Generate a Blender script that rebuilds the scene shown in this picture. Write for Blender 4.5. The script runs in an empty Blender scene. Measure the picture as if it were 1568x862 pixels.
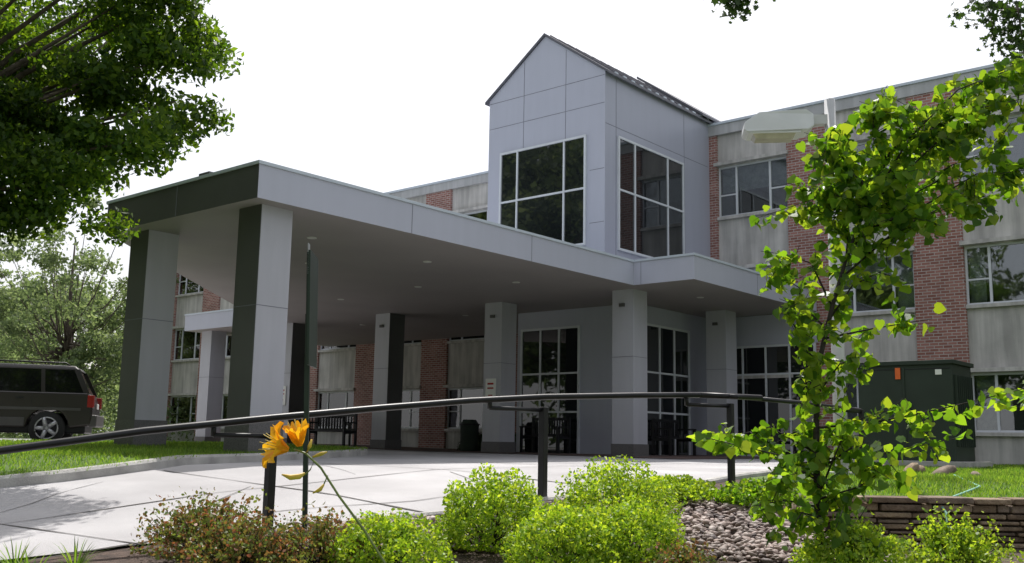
import bpy, bmesh, math, random
import numpy as np
from mathutils import Vector, Matrix
random.seed(7); RNG=np.random.default_rng(7)
S,C=0.6468,0.7627
def W(r,d,z=None):
    x=-S*d+C*r; y=C*d+S*r
    return (x,y,zg(x,y)) if z is None else (x,y,z)
TD=[-60,0,7,9,10.5,13,20,25,60,400]; TZ=[-3.0,-1.6,-1.0,-.80,-.58,-.38,-.33,-.30,-.25,-.2]
def sm(a,b,v):
    t=np.clip((v-a)/(b-a),0,1); return t*t*(3-2*t)
def zg(x,y):
    x=np.asarray(x,float);y=np.asarray(y,float)
    d=-S*x+C*y; r=C*x+S*y
    z=np.interp(d,TD,TZ)
    z=z+.06*(1-sm(-6,-2,r))*sm(13,20,d)
    tgt=np.minimum(z,-.95-.02*(10.4-d))
    w=sm(2.4,3.4,r)*(1-sm(10.32,10.6,d))
    z=z*(1-w)+tgt*w
    return float(z) if z.ndim==0 else z

# ---------------- materials
def newmat(name):
    m=bpy.data.materials.new(name); m.use_nodes=True
    nt=m.node_tree; b=nt.nodes["Principled BSDF"]; return m,nt,b
def mat(name,col,rough=.6,var=.15,scale=3.0,bump=0.0,bscale=40,metal=0,col2=None,spec=.5,detail=6,streak=0.0):
    m,nt,b=newmat(name); N=nt.nodes.new; L=nt.links.new
    tc=N('ShaderNodeTexCoord'); no=N('ShaderNodeTexNoise'); no.inputs['Scale'].default_value=scale; no.inputs['Detail'].default_value=detail
    L(tc.outputs['Object'],no.inputs['Vector'])
    cr=N('ShaderNodeValToRGB'); c=np.array(col); 
    a=c*(1-var) if col2 is None else c; d=np.minimum(c*(1+var),1) if col2 is None else np.array(col2)
    cr.color_ramp.elements[0].position=.3; cr.color_ramp.elements[1].position=.7
    cr.color_ramp.elements[0].color=(*a,1); cr.color_ramp.elements[1].color=(*d,1)
    L(no.outputs['Fac'],cr.inputs[0]); out=cr.outputs[0]
    if streak>0:
        mp=N('ShaderNodeMapping'); mp.inputs['Scale'].default_value=(4,4,.35); L(tc.outputs['Object'],mp.inputs[0])
        n3=N('ShaderNodeTexNoise'); n3.inputs['Scale'].default_value=1.5; n3.inputs['Detail'].default_value=8; L(mp.outputs[0],n3.inputs['Vector'])
        mr=N('ShaderNodeMapRange'); mr.inputs['From Min'].default_value=.35; mr.inputs['From Max'].default_value=.65; mr.inputs['To Min'].default_value=1-streak; mr.inputs['To Max'].default_value=1+streak*.4
        L(n3.outputs['Fac'],mr.inputs['Value']); sc=N('ShaderNodeVectorMath'); sc.operation='SCALE'; L(out,sc.inputs[0]); L(mr.outputs[0],sc.inputs['Scale']); out=sc.outputs[0]
    L(out,b.inputs['Base Color'])
    b.inputs['Roughness'].default_value=rough; b.inputs['Metallic'].default_value=metal
    b.inputs['Specular IOR Level'].default_value=spec
    if bump>0:
        n2=N('ShaderNodeTexNoise'); n2.inputs['Scale'].default_value=bscale; n2.inputs['Detail'].default_value=4
        L(tc.outputs['Object'],n2.inputs['Vector']); bp=N('ShaderNodeBump'); bp.inputs['Strength'].default_value=bump; bp.inputs['Distance'].default_value=.02
        L(n2.outputs['Fac'],bp.inputs['Height']); L(bp.outputs[0],b.inputs['Normal'])
    return m
def islandmat(name,cols,rough=.6,trans=0.0,tcol=None,spec=.3,bump=0,bscale=25,nscale=1.3,nvar=.3):
    m,nt,b=newmat(name); N=nt.nodes.new; L=nt.links.new
    g=N('ShaderNodeNewGeometry'); cr=N('ShaderNodeValToRGB')
    el=cr.color_ramp.elements
    while len(el)<len(cols): el.new(.5)
    for i,c in enumerate(cols): el[i].position=i/(len(cols)-1); el[i].color=(*c,1)
    L(g.outputs['Random Per Island'],cr.inputs[0])
    tc=N('ShaderNodeTexCoord'); no=N('ShaderNodeTexNoise'); no.inputs['Scale'].default_value=nscale
    L(tc.outputs['Object'],no.inputs['Vector'])
    mr=N('ShaderNodeMapRange'); mr.inputs['From Min'].default_value=.3; mr.inputs['From Max'].default_value=.7; mr.inputs['To Min'].default_value=1-nvar; mr.inputs['To Max'].default_value=1+nvar
    L(no.outputs['Fac'],mr.inputs['Value'])
    mx=N('ShaderNodeVectorMath'); mx.operation='SCALE'; L(cr.outputs[0],mx.inputs[0]); L(mr.outputs[0],mx.inputs['Scale'])
    L(mx.outputs[0],b.inputs['Base Color']); b.inputs['Roughness'].default_value=rough; b.inputs['Specular IOR Level'].default_value=spec
    if bump>0:
        n2=N('ShaderNodeTexNoise'); n2.inputs['Scale'].default_value=bscale; n2.inputs['Detail'].default_value=6
        L(tc.outputs['Object'],n2.inputs['Vector']); bp=N('ShaderNodeBump'); bp.inputs['Strength'].default_value=bump; bp.inputs['Distance'].default_value=.03
        L(n2.outputs['Fac'],bp.inputs['Height']); L(bp.outputs[0],b.inputs['Normal'])
    if trans>0:
        t=N('ShaderNodeBsdfTranslucent'); 
        v=N('ShaderNodeVectorMath'); v.operation='MULTIPLY'; v.inputs[1].default_value=tcol or (2.6,2.6,1.0)
        L(mx.outputs[0],v.inputs[0]); L(v.outputs[0],t.inputs['Color'])
        ms=N('ShaderNodeMixShader'); ms.inputs[0].default_value=trans
        L(b.outputs[0],ms.inputs[1]); L(t.outputs[0],ms.inputs[2]); L(ms.outputs[0],nt.nodes['Material Output'].inputs['Surface'])
    return m
def brickmat():
    m,nt,b=newmat('brick'); N=nt.nodes.new; L=nt.links.new
    tc=N('ShaderNodeTexCoord'); sp=N('ShaderNodeSeparateXYZ'); L(tc.outputs['Object'],sp.inputs[0])
    ad=N('ShaderNodeMath'); L(sp.outputs[0],ad.inputs[0]); L(sp.outputs[1],ad.inputs[1])
    cb=N('ShaderNodeCombineXYZ'); L(ad.outputs[0],cb.inputs[0]); L(sp.outputs[2],cb.inputs[1])
    br=N('ShaderNodeTexBrick'); L(cb.outputs[0],br.inputs['Vector'])
    br.inputs['Scale'].default_value=1; br.inputs['Brick Width'].default_value=.22; br.inputs['Row Height'].default_value=.076
    br.inputs['Mortar Size'].default_value=.009; br.inputs['Color1'].default_value=(.23,.09,.07,1); br.inputs['Color2'].default_value=(.37,.18,.15,1)
    br.inputs['Mortar'].default_value=(.45,.41,.39,1); br.inputs['Bias'].default_value=-.05
    no=N('ShaderNodeTexNoise'); no.inputs['Scale'].default_value=1.2; L(tc.outputs['Object'],no.inputs['Vector'])
    mr=N('ShaderNodeMapRange'); mr.inputs['To Min'].default_value=.7; mr.inputs['To Max'].default_value=1.3; L(no.outputs['Fac'],mr.inputs['Value'])
    v=N('ShaderNodeVectorMath'); v.operation='SCALE'; L(br.outputs['Color'],v.inputs[0]); L(mr.outputs[0],v.inputs['Scale'])
    L(v.outputs[0],b.inputs['Base Color']); b.inputs['Roughness'].default_value=.85
    bp=N('ShaderNodeBump'); bp.inputs['Distance'].default_value=.006; bp.invert=True; L(br.outputs['Fac'],bp.inputs['Height']); L(bp.outputs[0],b.inputs['Normal'])
    return m
def glassmat(name,tint,f=.0):
    m,nt,b=newmat(name); N=nt.nodes.new; L=nt.links.new
    tr=N('ShaderNodeBsdfTransparent'); tr.inputs[0].default_value=(*tint,1)
    gl=N('ShaderNodeBsdfGlossy'); gl.inputs['Roughness'].default_value=.02
    tc=N('ShaderNodeTexCoord'); no=N('ShaderNodeTexNoise'); no.inputs['Scale'].default_value=.8; L(tc.outputs['Object'],no.inputs['Vector'])
    bp=N('ShaderNodeBump'); bp.inputs['Strength'].default_value=.15; bp.inputs['Distance'].default_value=.02; L(no.outputs['Fac'],bp.inputs['Height']); L(bp.outputs[0],gl.inputs['Normal'])
    fr=N('ShaderNodeFresnel'); fr.inputs[0].default_value=1.75
    ma=N('ShaderNodeMath'); ma.inputs[1].default_value=f; L(fr.outputs[0],ma.inputs[0])
    ms=N('ShaderNodeMixShader'); L(ma.outputs[0],ms.inputs[0]); L(tr.outputs[0],ms.inputs[1]); L(gl.outputs[0],ms.inputs[2])
    L(ms.outputs[0],nt.nodes['Material Output'].inputs['Surface']); return m
def emis(name,col,s):
    m,nt,b=newmat(name); b.inputs['Emission Color'].default_value=(*col,1); b.inputs['Emission Strength'].default_value=s; return m

M={}
M['brick']=brickmat()
M['conc']=mat('precast_concrete',(.50,.48,.46),.85,.12,1.6,.3,60,streak=.26)
M['concband']=mat('roof_band',(.44,.44,.45),.7,.06,1,streak=.15)
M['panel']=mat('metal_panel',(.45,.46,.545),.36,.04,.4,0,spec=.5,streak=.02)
M['panel_shaded']=mat('metal_panel_shaded_side',(.38,.39,.47),.38,.04,.4,streak=.02)  # same cladding in a darker colour; side-face shading painted in
M['column']=mat('column_panel',(.43,.43,.475),.45,.04,.8,streak=.04)
M['darkpanel_shade']=mat('dark_panel_and_shade',(.085,.085,.085),.45,.15,.8)  # dark tree reflection and shade put into the colour of front faces
M['soffit']=mat('soffit_paint',(.34,.31,.305),.65,.06,.6)
M['joint']=mat('joint_sealant',(.20,.20,.24),.8)
M['trim']=mat('white_metal_frame',(.62,.64,.68),.4,.05)
M['cap']=mat('metal_flashing',(.52,.57,.64),.35,.05)
M['darkglass']=mat('dark_glass',(.012,.014,.016),.02,.2,.6,.0,spec=1.0)
M['glass']=glassmat('window_glass',(.75,.80,.82),.07)
M['room']=mat('room_interior',(.24,.235,.22),.9,.4,1)
M['curtain']=mat('curtain',(.60,.58,.53),.9,.2,8)
M['roof']=mat('roof_metal',(.10,.10,.12),.4,.1)
M['granite']=mat('granite_base',(.11,.105,.105),.5,.4,60)
M['paver']=mat('brick_paver',(.13,.085,.075),.8,.25,5,.2,50)
M['black']=mat('black_paint',(.010,.010,.012),.42,.3,8,spec=.35)
M['drive']=mat('aged_concrete',(.33,.32,.325),.9,0,.55,.4,110,col2=(.50,.49,.495),detail=15)
M['kerb']=mat('kerb_concrete',(.38,.37,.35),.9,.25,3,.5,50)
M['soil']=mat('soil_mulch',(.075,.05,.038),.95,.5,14,.8,60)
M['grass']=mat('grass',(.055,.10,.02),.95,0,1.4,.6,80,col2=(.10,.16,.035))
M['blade']=islandmat('grass_blade',[(.06,.13,.018),(.12,.21,.035),(.20,.27,.06)],.6,.42,nscale=.6)
M['bark']=mat('bark',(.09,.07,.055),.9,.4,12,.8,30)
M['darkbark']=mat('dark_bark',(.035,.028,.024),.9,.4,12,.6,50)
M['oakleaf']=islandmat('oak_leaf',[(.02,.05,.01),(.05,.10,.016),(.10,.16,.02)],.5,.48,(3.0,2.8,.7),nscale=.7,nvar=.45)
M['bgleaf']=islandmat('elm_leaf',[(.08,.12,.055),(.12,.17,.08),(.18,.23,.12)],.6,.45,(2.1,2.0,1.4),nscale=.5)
M['redbud']=islandmat('redbud_leaf',[(.04,.10,.012),(.08,.17,.02),(.13,.22,.03),(.2,.27,.04)],.42,.52,(2.8,2.6,.7))
M['maple']=islandmat('maple_leaf',[(.02,.04,.012),(.04,.08,.02)],.5,.3)
M['spirea']=islandmat('spirea_leaf',[(.11,.22,.02),(.24,.38,.035),(.42,.53,.07)],.5,.46,(1.8,1.65,.6),nscale=7,nvar=.3)
M['barberry']=islandmat('barberry_leaf',[(.10,.17,.035),(.16,.21,.05),(.22,.09,.05),(.12,.19,.04),(.18,.24,.05),(.30,.11,.07),(.13,.18,.05)],.5,.35,(1.7,1.5,.9))
M['dkshrub']=islandmat('dark_shrub_leaf',[(.02,.04,.012),(.04,.07,.02)],.5,.2)
M['stone']=islandmat('river_stone',[(.13,.095,.08),(.27,.21,.185),(.08,.06,.06),(.34,.26,.23),(.19,.14,.12),(.40,.34,.31)],.6,bump=.2,bscale=60)
M['wallstone']=islandmat('limestone',[(.20,.145,.10),(.30,.23,.16),(.14,.10,.07),(.26,.21,.17)],.9,bump=.9,bscale=22,nscale=6)
M['lamp']=mat('lamp_housing',(.66,.67,.68),.45,.05)
M['lens']=mat('lamp_lens',(.50,.47,.38),.2,.15,6)
M['pole']=mat('galvanised_pole',(.50,.50,.50),.5,.1,4)
M['green']=mat('transformer_paint',(.028,.040,.030),.6,.15,2,spec=.3)
M['car']=mat('car_paint',(.032,.027,.025),.25,.05,spec=.5)
M['cladding']=mat('grey_cladding',(.075,.072,.07),.5,.1)
M['carglass']=mat('car_glass',(.008,.008,.009),.04,.1,spec=.5)
M['tire']=mat('tire',(.02,.02,.02),.85)
M['alloy']=mat('alloy',(.5,.5,.52),.3,.05,metal=.6)
M['red']=mat('tail_light',(.35,.015,.01),.2)
M['orange']=mat('orange_label',(.7,.13,.02),.5)
M['white']=mat('white_paint',(.75,.75,.72),.5,.05)
M['signgreen']=mat('sign_dark_green',(.012,.026,.016),.5)
M['hose']=mat('hose',(.25,.5,.42),.5)

# ---------------- mesh helpers
def link(o,parent=None):
    bpy.context.collection.objects.link(o)
    if parent is not None: o.parent=parent
    return o
def empty(name,loc=(0,0,0),rot=0):
    e=bpy.data.objects.new(name,None); e.location=loc; e.rotation_euler=(0,0,rot); e.empty_display_size=.3; bpy.context.collection.objects.link(e); return e
def fastmesh(name,verts,faces,m,parent=None,smooth=False):
    me=bpy.data.meshes.new(name); verts=np.asarray(verts,np.float32)
    me.vertices.add(len(verts)); me.vertices.foreach_set('co',verts.ravel())
    if not isinstance(faces,(list,tuple)): faces=[faces]
    idx=np.concatenate([f.ravel() for f in faces]).astype(np.int32)
    tot=np.concatenate([np.full(len(f),f.shape[1]) for f in faces]); st=np.concatenate([[0],np.cumsum(tot)[:-1]]).astype(np.int32)
    me.loops.add(len(idx)); me.loops.foreach_set('vertex_index',idx)
    me.polygons.add(len(tot)); me.polygons.foreach_set('loop_start',st)
    me.update(calc_edges=True); me.materials.append(m)
    if smooth: me.shade_smooth()
    o=bpy.data.objects.new(name,me); return link(o,parent)
class Boxes:
    def __init__(s): s.g={}
    def box(s,key,x0,x1,y0,y1,z0,z1):
        v=[(x0,y0,z0),(x1,y0,z0),(x1,y1,z0),(x0,y1,z0),(x0,y0,z1),(x1,y0,z1),(x1,y1,z1),(x0,y1,z1)]
        s.raw(key,v,[(0,3,2,1),(4,5,6,7),(0,1,5,4),(1,2,6,5),(2,3,7,6),(3,0,4,7)])
    def raw(s,key,v,f):
        g=s.g.setdefault(key,([],[])); n=len(g[0]); g[0].extend(v); g[1].extend([tuple(i+n for i in q) for q in f])
    def build(s,parent,names={},bevel=0):
        out=[]
        for k,(v,f) in s.g.items():
            me=bpy.data.meshes.new(k); me.from_pydata(v,[],f); me.update()
            mk,nm=k.split(':') if ':' in k else (k,k)
            me.materials.append(M[mk]); o=bpy.data.objects.new(nm,me); link(o,parent); out.append(o)
            if bevel: 
                md=o.modifiers.new('b','BEVEL'); md.width=bevel; md.segments=2; md.limit_method='ANGLE'
        return out
def tube_geo(pts,rad,n=7):
    pts=[Vector(p) for p in pts]; V=[];F=[]
    if not hasattr(rad,'__len__'): rad=[rad]*len(pts)
    for i,p in enumerate(pts):
        t=(pts[min(i+1,len(pts)-1)]-pts[max(i-1,0)]).normalized()
        a=t.cross(Vector((.13,.27,1)) if abs(t.z)<.9 else Vector((1,.1,0))).normalized(); b=t.cross(a)
        for k in range(n):
            an=2*math.pi*k/n; V.append(tuple(p+(a*math.cos(an)+b*math.sin(an))*rad[i]))
    for i in range(len(pts)-1):
        for k in range(n):
            F.append((i*n+k,i*n+(k+1)%n,(i+1)*n+(k+1)%n,(i+1)*n+k))
    F.append(tuple(range(n))[::-1]); F.append(tuple(range((len(pts)-1)*n,len(pts)*n)))
    return V,F
def tubes(name,lst,m,parent=None,n=7,smooth=True):
    V=[];F=[]
    for pts,rad in lst:
        v,f=tube_geo(pts,rad,n); k=len(V); V+=v; F+=[tuple(i+k for i in q) for q in f]
    me=bpy.data.meshes.new(name); me.from_pydata(V,[],F); me.materials.append(m)
    if smooth: me.shade_smooth()
    return link(bpy.data.objects.new(name,me),parent)
DIAMOND=np.array([(0,-.5),(.28,0),(0,.5),(-.28,0)])
HEART=np.array([(0,0),(.22,-.10),(.45,.05),(.48,.35),(.28,.68),(0,1.0),(-.28,.68),(-.48,.35),(-.45,.05),(-.22,-.10)])
LOBED=np.array([(0,0),(.12,.25),(.5,.2),(.3,.5),(.42,.8),(.12,.75),(0,1.05),(-.12,.75),(-.42,.8),(-.3,.5),(-.5,.2),(-.12,.25)])
def leafgeo(cen,size,T=DIAMOND,updir=None):
    n=len(cen); a=RNG.normal(size=(n,3)); b=RNG.normal(size=(n,3)) if updir is None else updir+RNG.normal(size=(n,3))*.45
    b/=np.linalg.norm(b,axis=1,keepdims=True)
    a-=b*np.sum(a*b,axis=1,keepdims=True); a/=np.linalg.norm(a,axis=1,keepdims=True)
    s=(size*RNG.uniform(.6,1.25,n))[:,None,None]
    c3=np.cross(a,b)
    w=-(T[None,:,0:1]**2)*.9
    V=cen[:,None,:]+s*(T[None,:,0:1]*a[:,None,:]+T[None,:,1:2]*b[:,None,:]+w*c3[:,None,:])
    k=len(T); F=np.arange(n*k).reshape(n,k)
    return V.reshape(-1,3),F
def leaves(name,cen,size,m,parent=None,T=DIAMOND,updir=None):
    V,F=leafgeo(np.asarray(cen,float),size,T,updir); return fastmesh(name,V,F,m,parent)
def inpoly(px,py,poly):
    ins=np.zeros(len(px),bool); n=len(poly); j=n-1
    for i in range(n):
        xi,yi=poly[i];xj,yj=poly[j]
        c=((yi>py)!=(yj>py))&(px<(xj-xi)*(py-yi)/(yj-yi+1e-12)+xi); ins^=c; j=i
    return ins
def draped(name,poly,off,m,cell=.3,parent=None):
    bm=bmesh.new(); vs=[bm.verts.new((p[0],p[1],0)) for p in poly]; bm.faces.new(vs)
    xs=[p[0] for p in poly]; ys=[p[1] for p in poly]
    for ax,lo,hi in ((0,min(xs),max(xs)),(1,min(ys),max(ys))):
        v=math.floor(lo/cell)*cell+cell
        while v<hi:
            co=(v,0,0) if ax==0 else (0,v,0); no=(1,0,0) if ax==0 else (0,1,0)
            bmesh.ops.bisect_plane(bm,geom=bm.verts[:]+bm.edges[:]+bm.faces[:],dist=1e-5,plane_co=co,plane_no=no); v+=cell
    for v in bm.verts: v.co.z=zg(v.co.x,v.co.y)+off
    bmesh.ops.recalc_face_normals(bm,faces=bm.faces)
    me=bpy.data.meshes.new(name); bm.to_mesh(me); bm.free()
    if me.polygons and me.polygons[0].normal.z<0: me.flip_normals()
    me.materials.append(m); return link(bpy.data.objects.new(name,me),parent)
def resample(pl,step):
    out=[]
    for a,b in zip(pl[:-1],pl[1:]):
        L=math.dist(a,b); n=max(1,int(L/step))
        for i in range(n): out.append((a[0]+(b[0]-a[0])*i/n,a[1]+(b[1]-a[1])*i/n))
    out.append(tuple(pl[-1])); return out
def smoothpl(pl,it=2):
    for _ in range(it):
        q=[pl[0]]
        for a,b in zip(pl[:-1],pl[1:]):
            q.append((a[0]*.75+b[0]*.25,a[1]*.75+b[1]*.25)); q.append((a[0]*.25+b[0]*.75,a[1]*.25+b[1]*.75))
        q.append(pl[-1]); pl=q
    return pl
def kerb(name,pl,w,h,side,m):
    pl=resample(pl,.35); V=[];F=[]
    prof=[(-.0,-.1),(.0,h-.03),(.03,h),(w-.02,h),(w,h-.02),(w,-.1)]
    for i,p in enumerate(pl):
        a=pl[max(i-1,0)];b=pl[min(i+1,len(pl)-1)]; tx,ty=b[0]-a[0],b[1]-a[1]; l=math.hypot(tx,ty) or 1; nx,ny=-ty/l*side,tx/l*side
        z=zg(*p)
        for o,hh in prof: V.append((p[0]+nx*o,p[1]+ny*o,z+hh))
    k=len(prof)
    for i in range(len(pl)-1):
        for j in range(k-1): F.append((i*k+j,i*k+j+1,(i+1)*k+j+1,(i+1)*k+j))
    F.append(tuple(range(k))); F.append(tuple(range((len(pl)-1)*k,len(pl)*k)))
    me=bpy.data.meshes.new(name); me.from_pydata(V,[],F); me.materials.append(m); return link(bpy.data.objects.new(name,me))

# ---------------- ground
rs=np.unique(np.concatenate([np.arange(-18,16,.25),np.arange(-60,61,3.),np.array([-600,-300,-150,150,300,600])]))
ds=np.unique(np.concatenate([np.arange(2,30,.25),np.array([10.3,10.35,10.45,10.55,10.6]),np.arange(-60,61,3.),np.array([-600,-300,-150,150,300,600])]))
R_,D_=np.meshgrid(rs,ds); X_=-S*D_+C*R_; Y_=C*D_+S*R_
V=np.stack([X_,Y_,zg(X_,Y_)],-1).reshape(-1,3); nr=len(rs)
i,j=np.meshgrid(np.arange(len(ds)-1),np.arange(nr-1),indexing='ij'); q=(i*nr+j).ravel()
fastmesh('ground',V,np.stack([q,q+1,q+nr+1,q+nr],1),M['grass'])
nearedge=smoothpl([(-8.6,-6),(-8.0,2),(-7.5,4.58),(-7.3,5.94),(-6.81,6.75),(-6.38,8.49),(-6.05,11.2),(-6.6,13.5),(-8.27,17.24),(-9.3,20)])
lawnedge=smoothpl([(-12.8,-6),(-11.2,2),(-10.6,4.6),(-11.29,6.8),(-12.75,10),(-14.6,12.9),(-16.2,14.6),(-17.6,15.0),(-19,14.4),(-20.3,12.5)])
lawnpoly=lawnedge+[(-20.6,9),(-21,3),(-24,-6)]
drivepoly=nearedge+[(-9.5,25.9),(-31.6,25.9),(-31.6,20.0),(-34,19.0),(-60,18.0),(-60,7),(-20.7,6.0)]+[(-20.6,9)]+lawnedge[::-1]
draped('driveway',drivepoly,.03,M['drive'])
draped('entrance_paving',[(-11.3,19.0),(-11.3,25.85),(-31.4,25.85),(-31.4,19.0)],.045,M['paver'],.6)
draped('lawn_island',lawnpoly,.12,M['grass'])
kerb('kerb',lawnedge,.16,.15,1,M['kerb'])
kerb('kerb',nearedge[16:],.14,.06,-1,M['kerb'])
bed=[p for p in nearedge if p[1]>3.5 and p[1]<11.5]+[W(3.3,12)[:2],W(3.3,10.33)[:2],W(9.5,10.33)[:2],W(9,4)[:2],W(-4,4)[:2]]
draped('planting_bed',bed,.014,M['soil'])
je=empty('driveway_joints')
JT=mat('crack_filler',(.06,.055,.05),.9)
def strip(a,b,w,wob=.0):
    n=max(2,int(math.dist(a,b)/.4)); dx,dy=b[0]-a[0],b[1]-a[1]; l=math.hypot(dx,dy); nx,ny=-dy/l,dx/l; Lf=[];Rt=[]
    for i in range(n+1):
        t=i/n; o=random.gauss(0,wob); ww=w*random.uniform(.3,1.3)/2; x=a[0]+dx*t+nx*o; y=a[1]+dy*t+ny*o
        Lf.append((x+nx*ww,y+ny*ww)); Rt.append((x-nx*ww,y-ny*ww))
    V=[(p[0],p[1],zg(*p)+.036) for pr in zip(Lf,Rt) for p in pr]; F=np.array([(2*i,2*i+1,2*i+3,2*i+2) for i in range(n)])
    fastmesh('driveway_joint',np.array(V),F,JT,je)
for a,b in [((-7.5,4.4),(-10.7,3.6)),((-6.8,6.9),(-11.1,6.7)),((-6.35,9.4),(-12.2,9.4)),((-6.4,12.6),(-13.9,12.2)),((-7.6,16),(-16,15.6)),((-7.6,5.4),(-7.55,3.0))]: strip(a,b,.035,.004)
for a,b in [((-9.2,1.5),(-9.0,6.8)),((-9.0,6.8),(-9.4,17))]: strip(a,b,.022,.003)
for a,b in [((-8.0,5.0),(-9.2,6.6)),((-9.5,4.2),(-10.6,5.6)),((-6.6,8.0),(-8.8,9.2)),((-7.2,7.6),(-7.9,5.6)),((-9.3,8.2),(-10.9,8.9))]: strip(a,b,.014,.05)

# ---------------- main building
bld=empty('brick_building')
B=Boxes()
XL,XR=-44.35,9.0; YF=26.0
rightp=[(-11.97,-10.78),(-8.6,-7.38),(-5.2,-3.98),(-1.8,-.58),(1.6,2.8),(5.0,6.2),(8.0,9.0)]
piers=[(-14.6,-14.17)]+rightp
lp=[]
x=-25.7+3.6*2
while x>-44: lp.append((x-.65,x+.65)); x-=3.6
piers=sorted(piers+lp)
for a,b in piers: B.box('brick:brick_piers',a,b,YF,26.27,-.8,9.15)
zs=[(-.8,.45),(1.87,3.55),(5.02,6.65),(8.17,9.15)]; wz=[(.45,1.87),(3.55,5.02),(6.65,8.17)]
bays=[(piers[i][1],piers[i+1][0]) for i in range(len(piers)-1)]
rr=random.Random(3)
for (a,b) in bays:
    for z0,z1 in zs: B.box('conc:concrete_panels',a,b,YF+.08,26.26,z0,z1)
    for z0,z1 in wz:
        B.box('conc:window_ledges',a-.06,b+.06,YF-.09,YF+.079,z1+.02,z1+.12)
        B.box('conc:window_ledges',a+.003,b-.003,YF-.02,YF+.079,z0-.09,z0-.005)
        f=.05; y0,y1=YF+.12,YF+.19
        B.box('trim:window_frames',a,a+f,y0,y1,z0,z1); B.box('trim:window_frames',b-f,b,y0,y1,z0,z1)
        B.box('trim:window_frames',a+f,b-f,y0,y1,z0,z0+f); B.box('trim:window_frames',a+f,b-f,y0,y1,z1-f,z1)
        w=(b-a); m1=a+w*.26; m2=b-w*.26
        for mm in (m1,m2): B.box('trim:window_frames',mm-.03,mm+.03,y0+.004,y1-.004,z0+f,z1-f)
        zm=(z0+z1)/2-.1
        B.box('trim:window_frames',a+f,m1-.03,y0+.01,y1-.01,zm-.02,zm+.02); B.box('trim:window_frames',m2+.03,b-f,y0+.01,y1-.01,zm-.02,zm+.02)
        B.box('glass:window_glass',a+f,b-f,YF+.155,YF+.16,z0+f,z1-f)
        k=rr.random()
        if k<.75:
            cw=rr.uniform(.25,.6); B.box('curtain:curtains',a+.02,a+cw,YF+.4,YF+.43,z0-.1,z1)
            cw=rr.uniform(.25,.6); B.box('curtain:curtains',b-cw,b-.02,YF+.4,YF+.43,z0-.1,z1)
        if k>.55 and z0>1: B.box('curtain:curtains',a+.02,b-.02,YF+.33,YF+.345,z1-rr.uniform(.3,.8),z1+.02)
B.box('room:interior',XL+.3,XR-.3,28.4,37.9,-.8,9.1)
for z in (-.3,2.9,6.1,9.0): B.box('room:floor_slabs',XL+.3,XR-.3,26.3,28.5,z-.1,z+.05)
B.box('brick:end_wall',XL,XL+.3,26.27,38,-.8,9.15); B.box('brick:end_wall',XR-.3,XR,26.27,38,-.8,9.15); B.box('brick:back_wall',XL+.3,XR-.3,37.9,38,-.8,9.15)
B.box('concband:roof_band',XL-.03,XR+.03,YF-.03,38.03,9.15,9.46)
B.box('cap:parapet_cap',XL-.07,XR+.07,YF-.07,38.07,9.46,9.53)
M['lit']=emis('lit_ceiling_light',(1,.9,.7),2.2)
B.box('lit:ceiling_light',-13.5,-12.7,27.3,27.5,8.42,8.48)
# tower
TX0,TX1,TY=-18.42,-14.42,20.6; xm=(TX0+TX1)/2; ze=9.6; zr=11.05
V=[(TX0,TY,4.24),(TX1,TY,4.24),(TX1,TY,ze),(xm,TY,zr),(TX0,TY,ze)]; V2=[(a,27.5,c) for a,b,c in V]
B.raw('panel:entrance_tower',V+V2,[(0,1,2,3,4),(9,8,7,6,5),(0,4,9,5),(0,5,6,1)])
B.raw('panel_shaded:entrance_tower_side',[(TX1,TY,4.24),(TX1,27.5,4.24),(TX1,27.5,ze),(TX1,TY,ze)],[(0,1,2,3)])
def roofslab(xa,za,xb,zb,y0,y1,t):
    B.raw('roof:tower_roof',[(xa,y0,za),(xb,y0,zb),(xb,y1,zb),(xa,y1,za),(xa,y0,za+t),(xb,y0,zb+t),(xb,y1,zb+t),(xa,y1,za+t)],[(0,3,2,1),(4,5,6,7),(0,1,5,4),(1,2,6,5),(2,3,7,6),(3,0,4,7)])
sl=(zr-ze)/2.0
roofslab(xm,zr+.01,TX1+.13,ze-.13*sl+.01,TY-.06,27.6,.07); roofslab(TX0-.13,ze-.13*sl+.01,xm-.002,zr+.01,TY-.06,27.6,.07)
for k in range(18):
    y=TY+.2+k*.4
    B.raw('roof:roof_seams',[(xm,y,zr+.07),(TX1+.12,y,ze-.12*sl+.07),(TX1+.12,y+.03,ze-.12*sl+.07),(xm,y+.03,zr+.07),(xm,y,zr+.12),(TX1+.12,y,ze-.12*sl+.12),(TX1+.12,y+.03,ze-.12*sl+.12),(xm,y+.03,zr+.12)],[(4,5,6,7),(0,1,5,4),(1,2,6,5),(2,3,7,6),(3,0,4,7)])
    B.box('cap:snow_guards',TX1+.02,TX1+.10,y+.12,y+.26,ze-.02,ze+.05)
roofslab(xm-.1,zr+.20,TX1+.2,ze-.0,25.3,27.7,.08)
def winY(x0,x1,z0,z1,y,xv,zh,fr=.06):
    B.box('darkglass:tower_glass',x0,x1,y-.012,y+.02,z0,z1)
    B.box('trim:tower_frames',x0-fr,x0,y-.05,y+.01,z0-fr,z1+fr); B.box('trim:tower_frames',x1,x1+fr,y-.05,y+.01,z0-fr,z1+fr)
    B.box('trim:tower_frames',x0,x1,y-.05,y+.01,z0-fr,z0); B.box('trim:tower_frames',x0,x1,y-.05,y+.01,z1,z1+fr)
    for v in xv: B.box('trim:tower_frames',v-.025,v+.025,y-.046,y-.002,z0,z1)
    for v in zh: B.box('trim:tower_frames',x0,x1,y-.043,y-.004,v-.025,v+.025)
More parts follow.
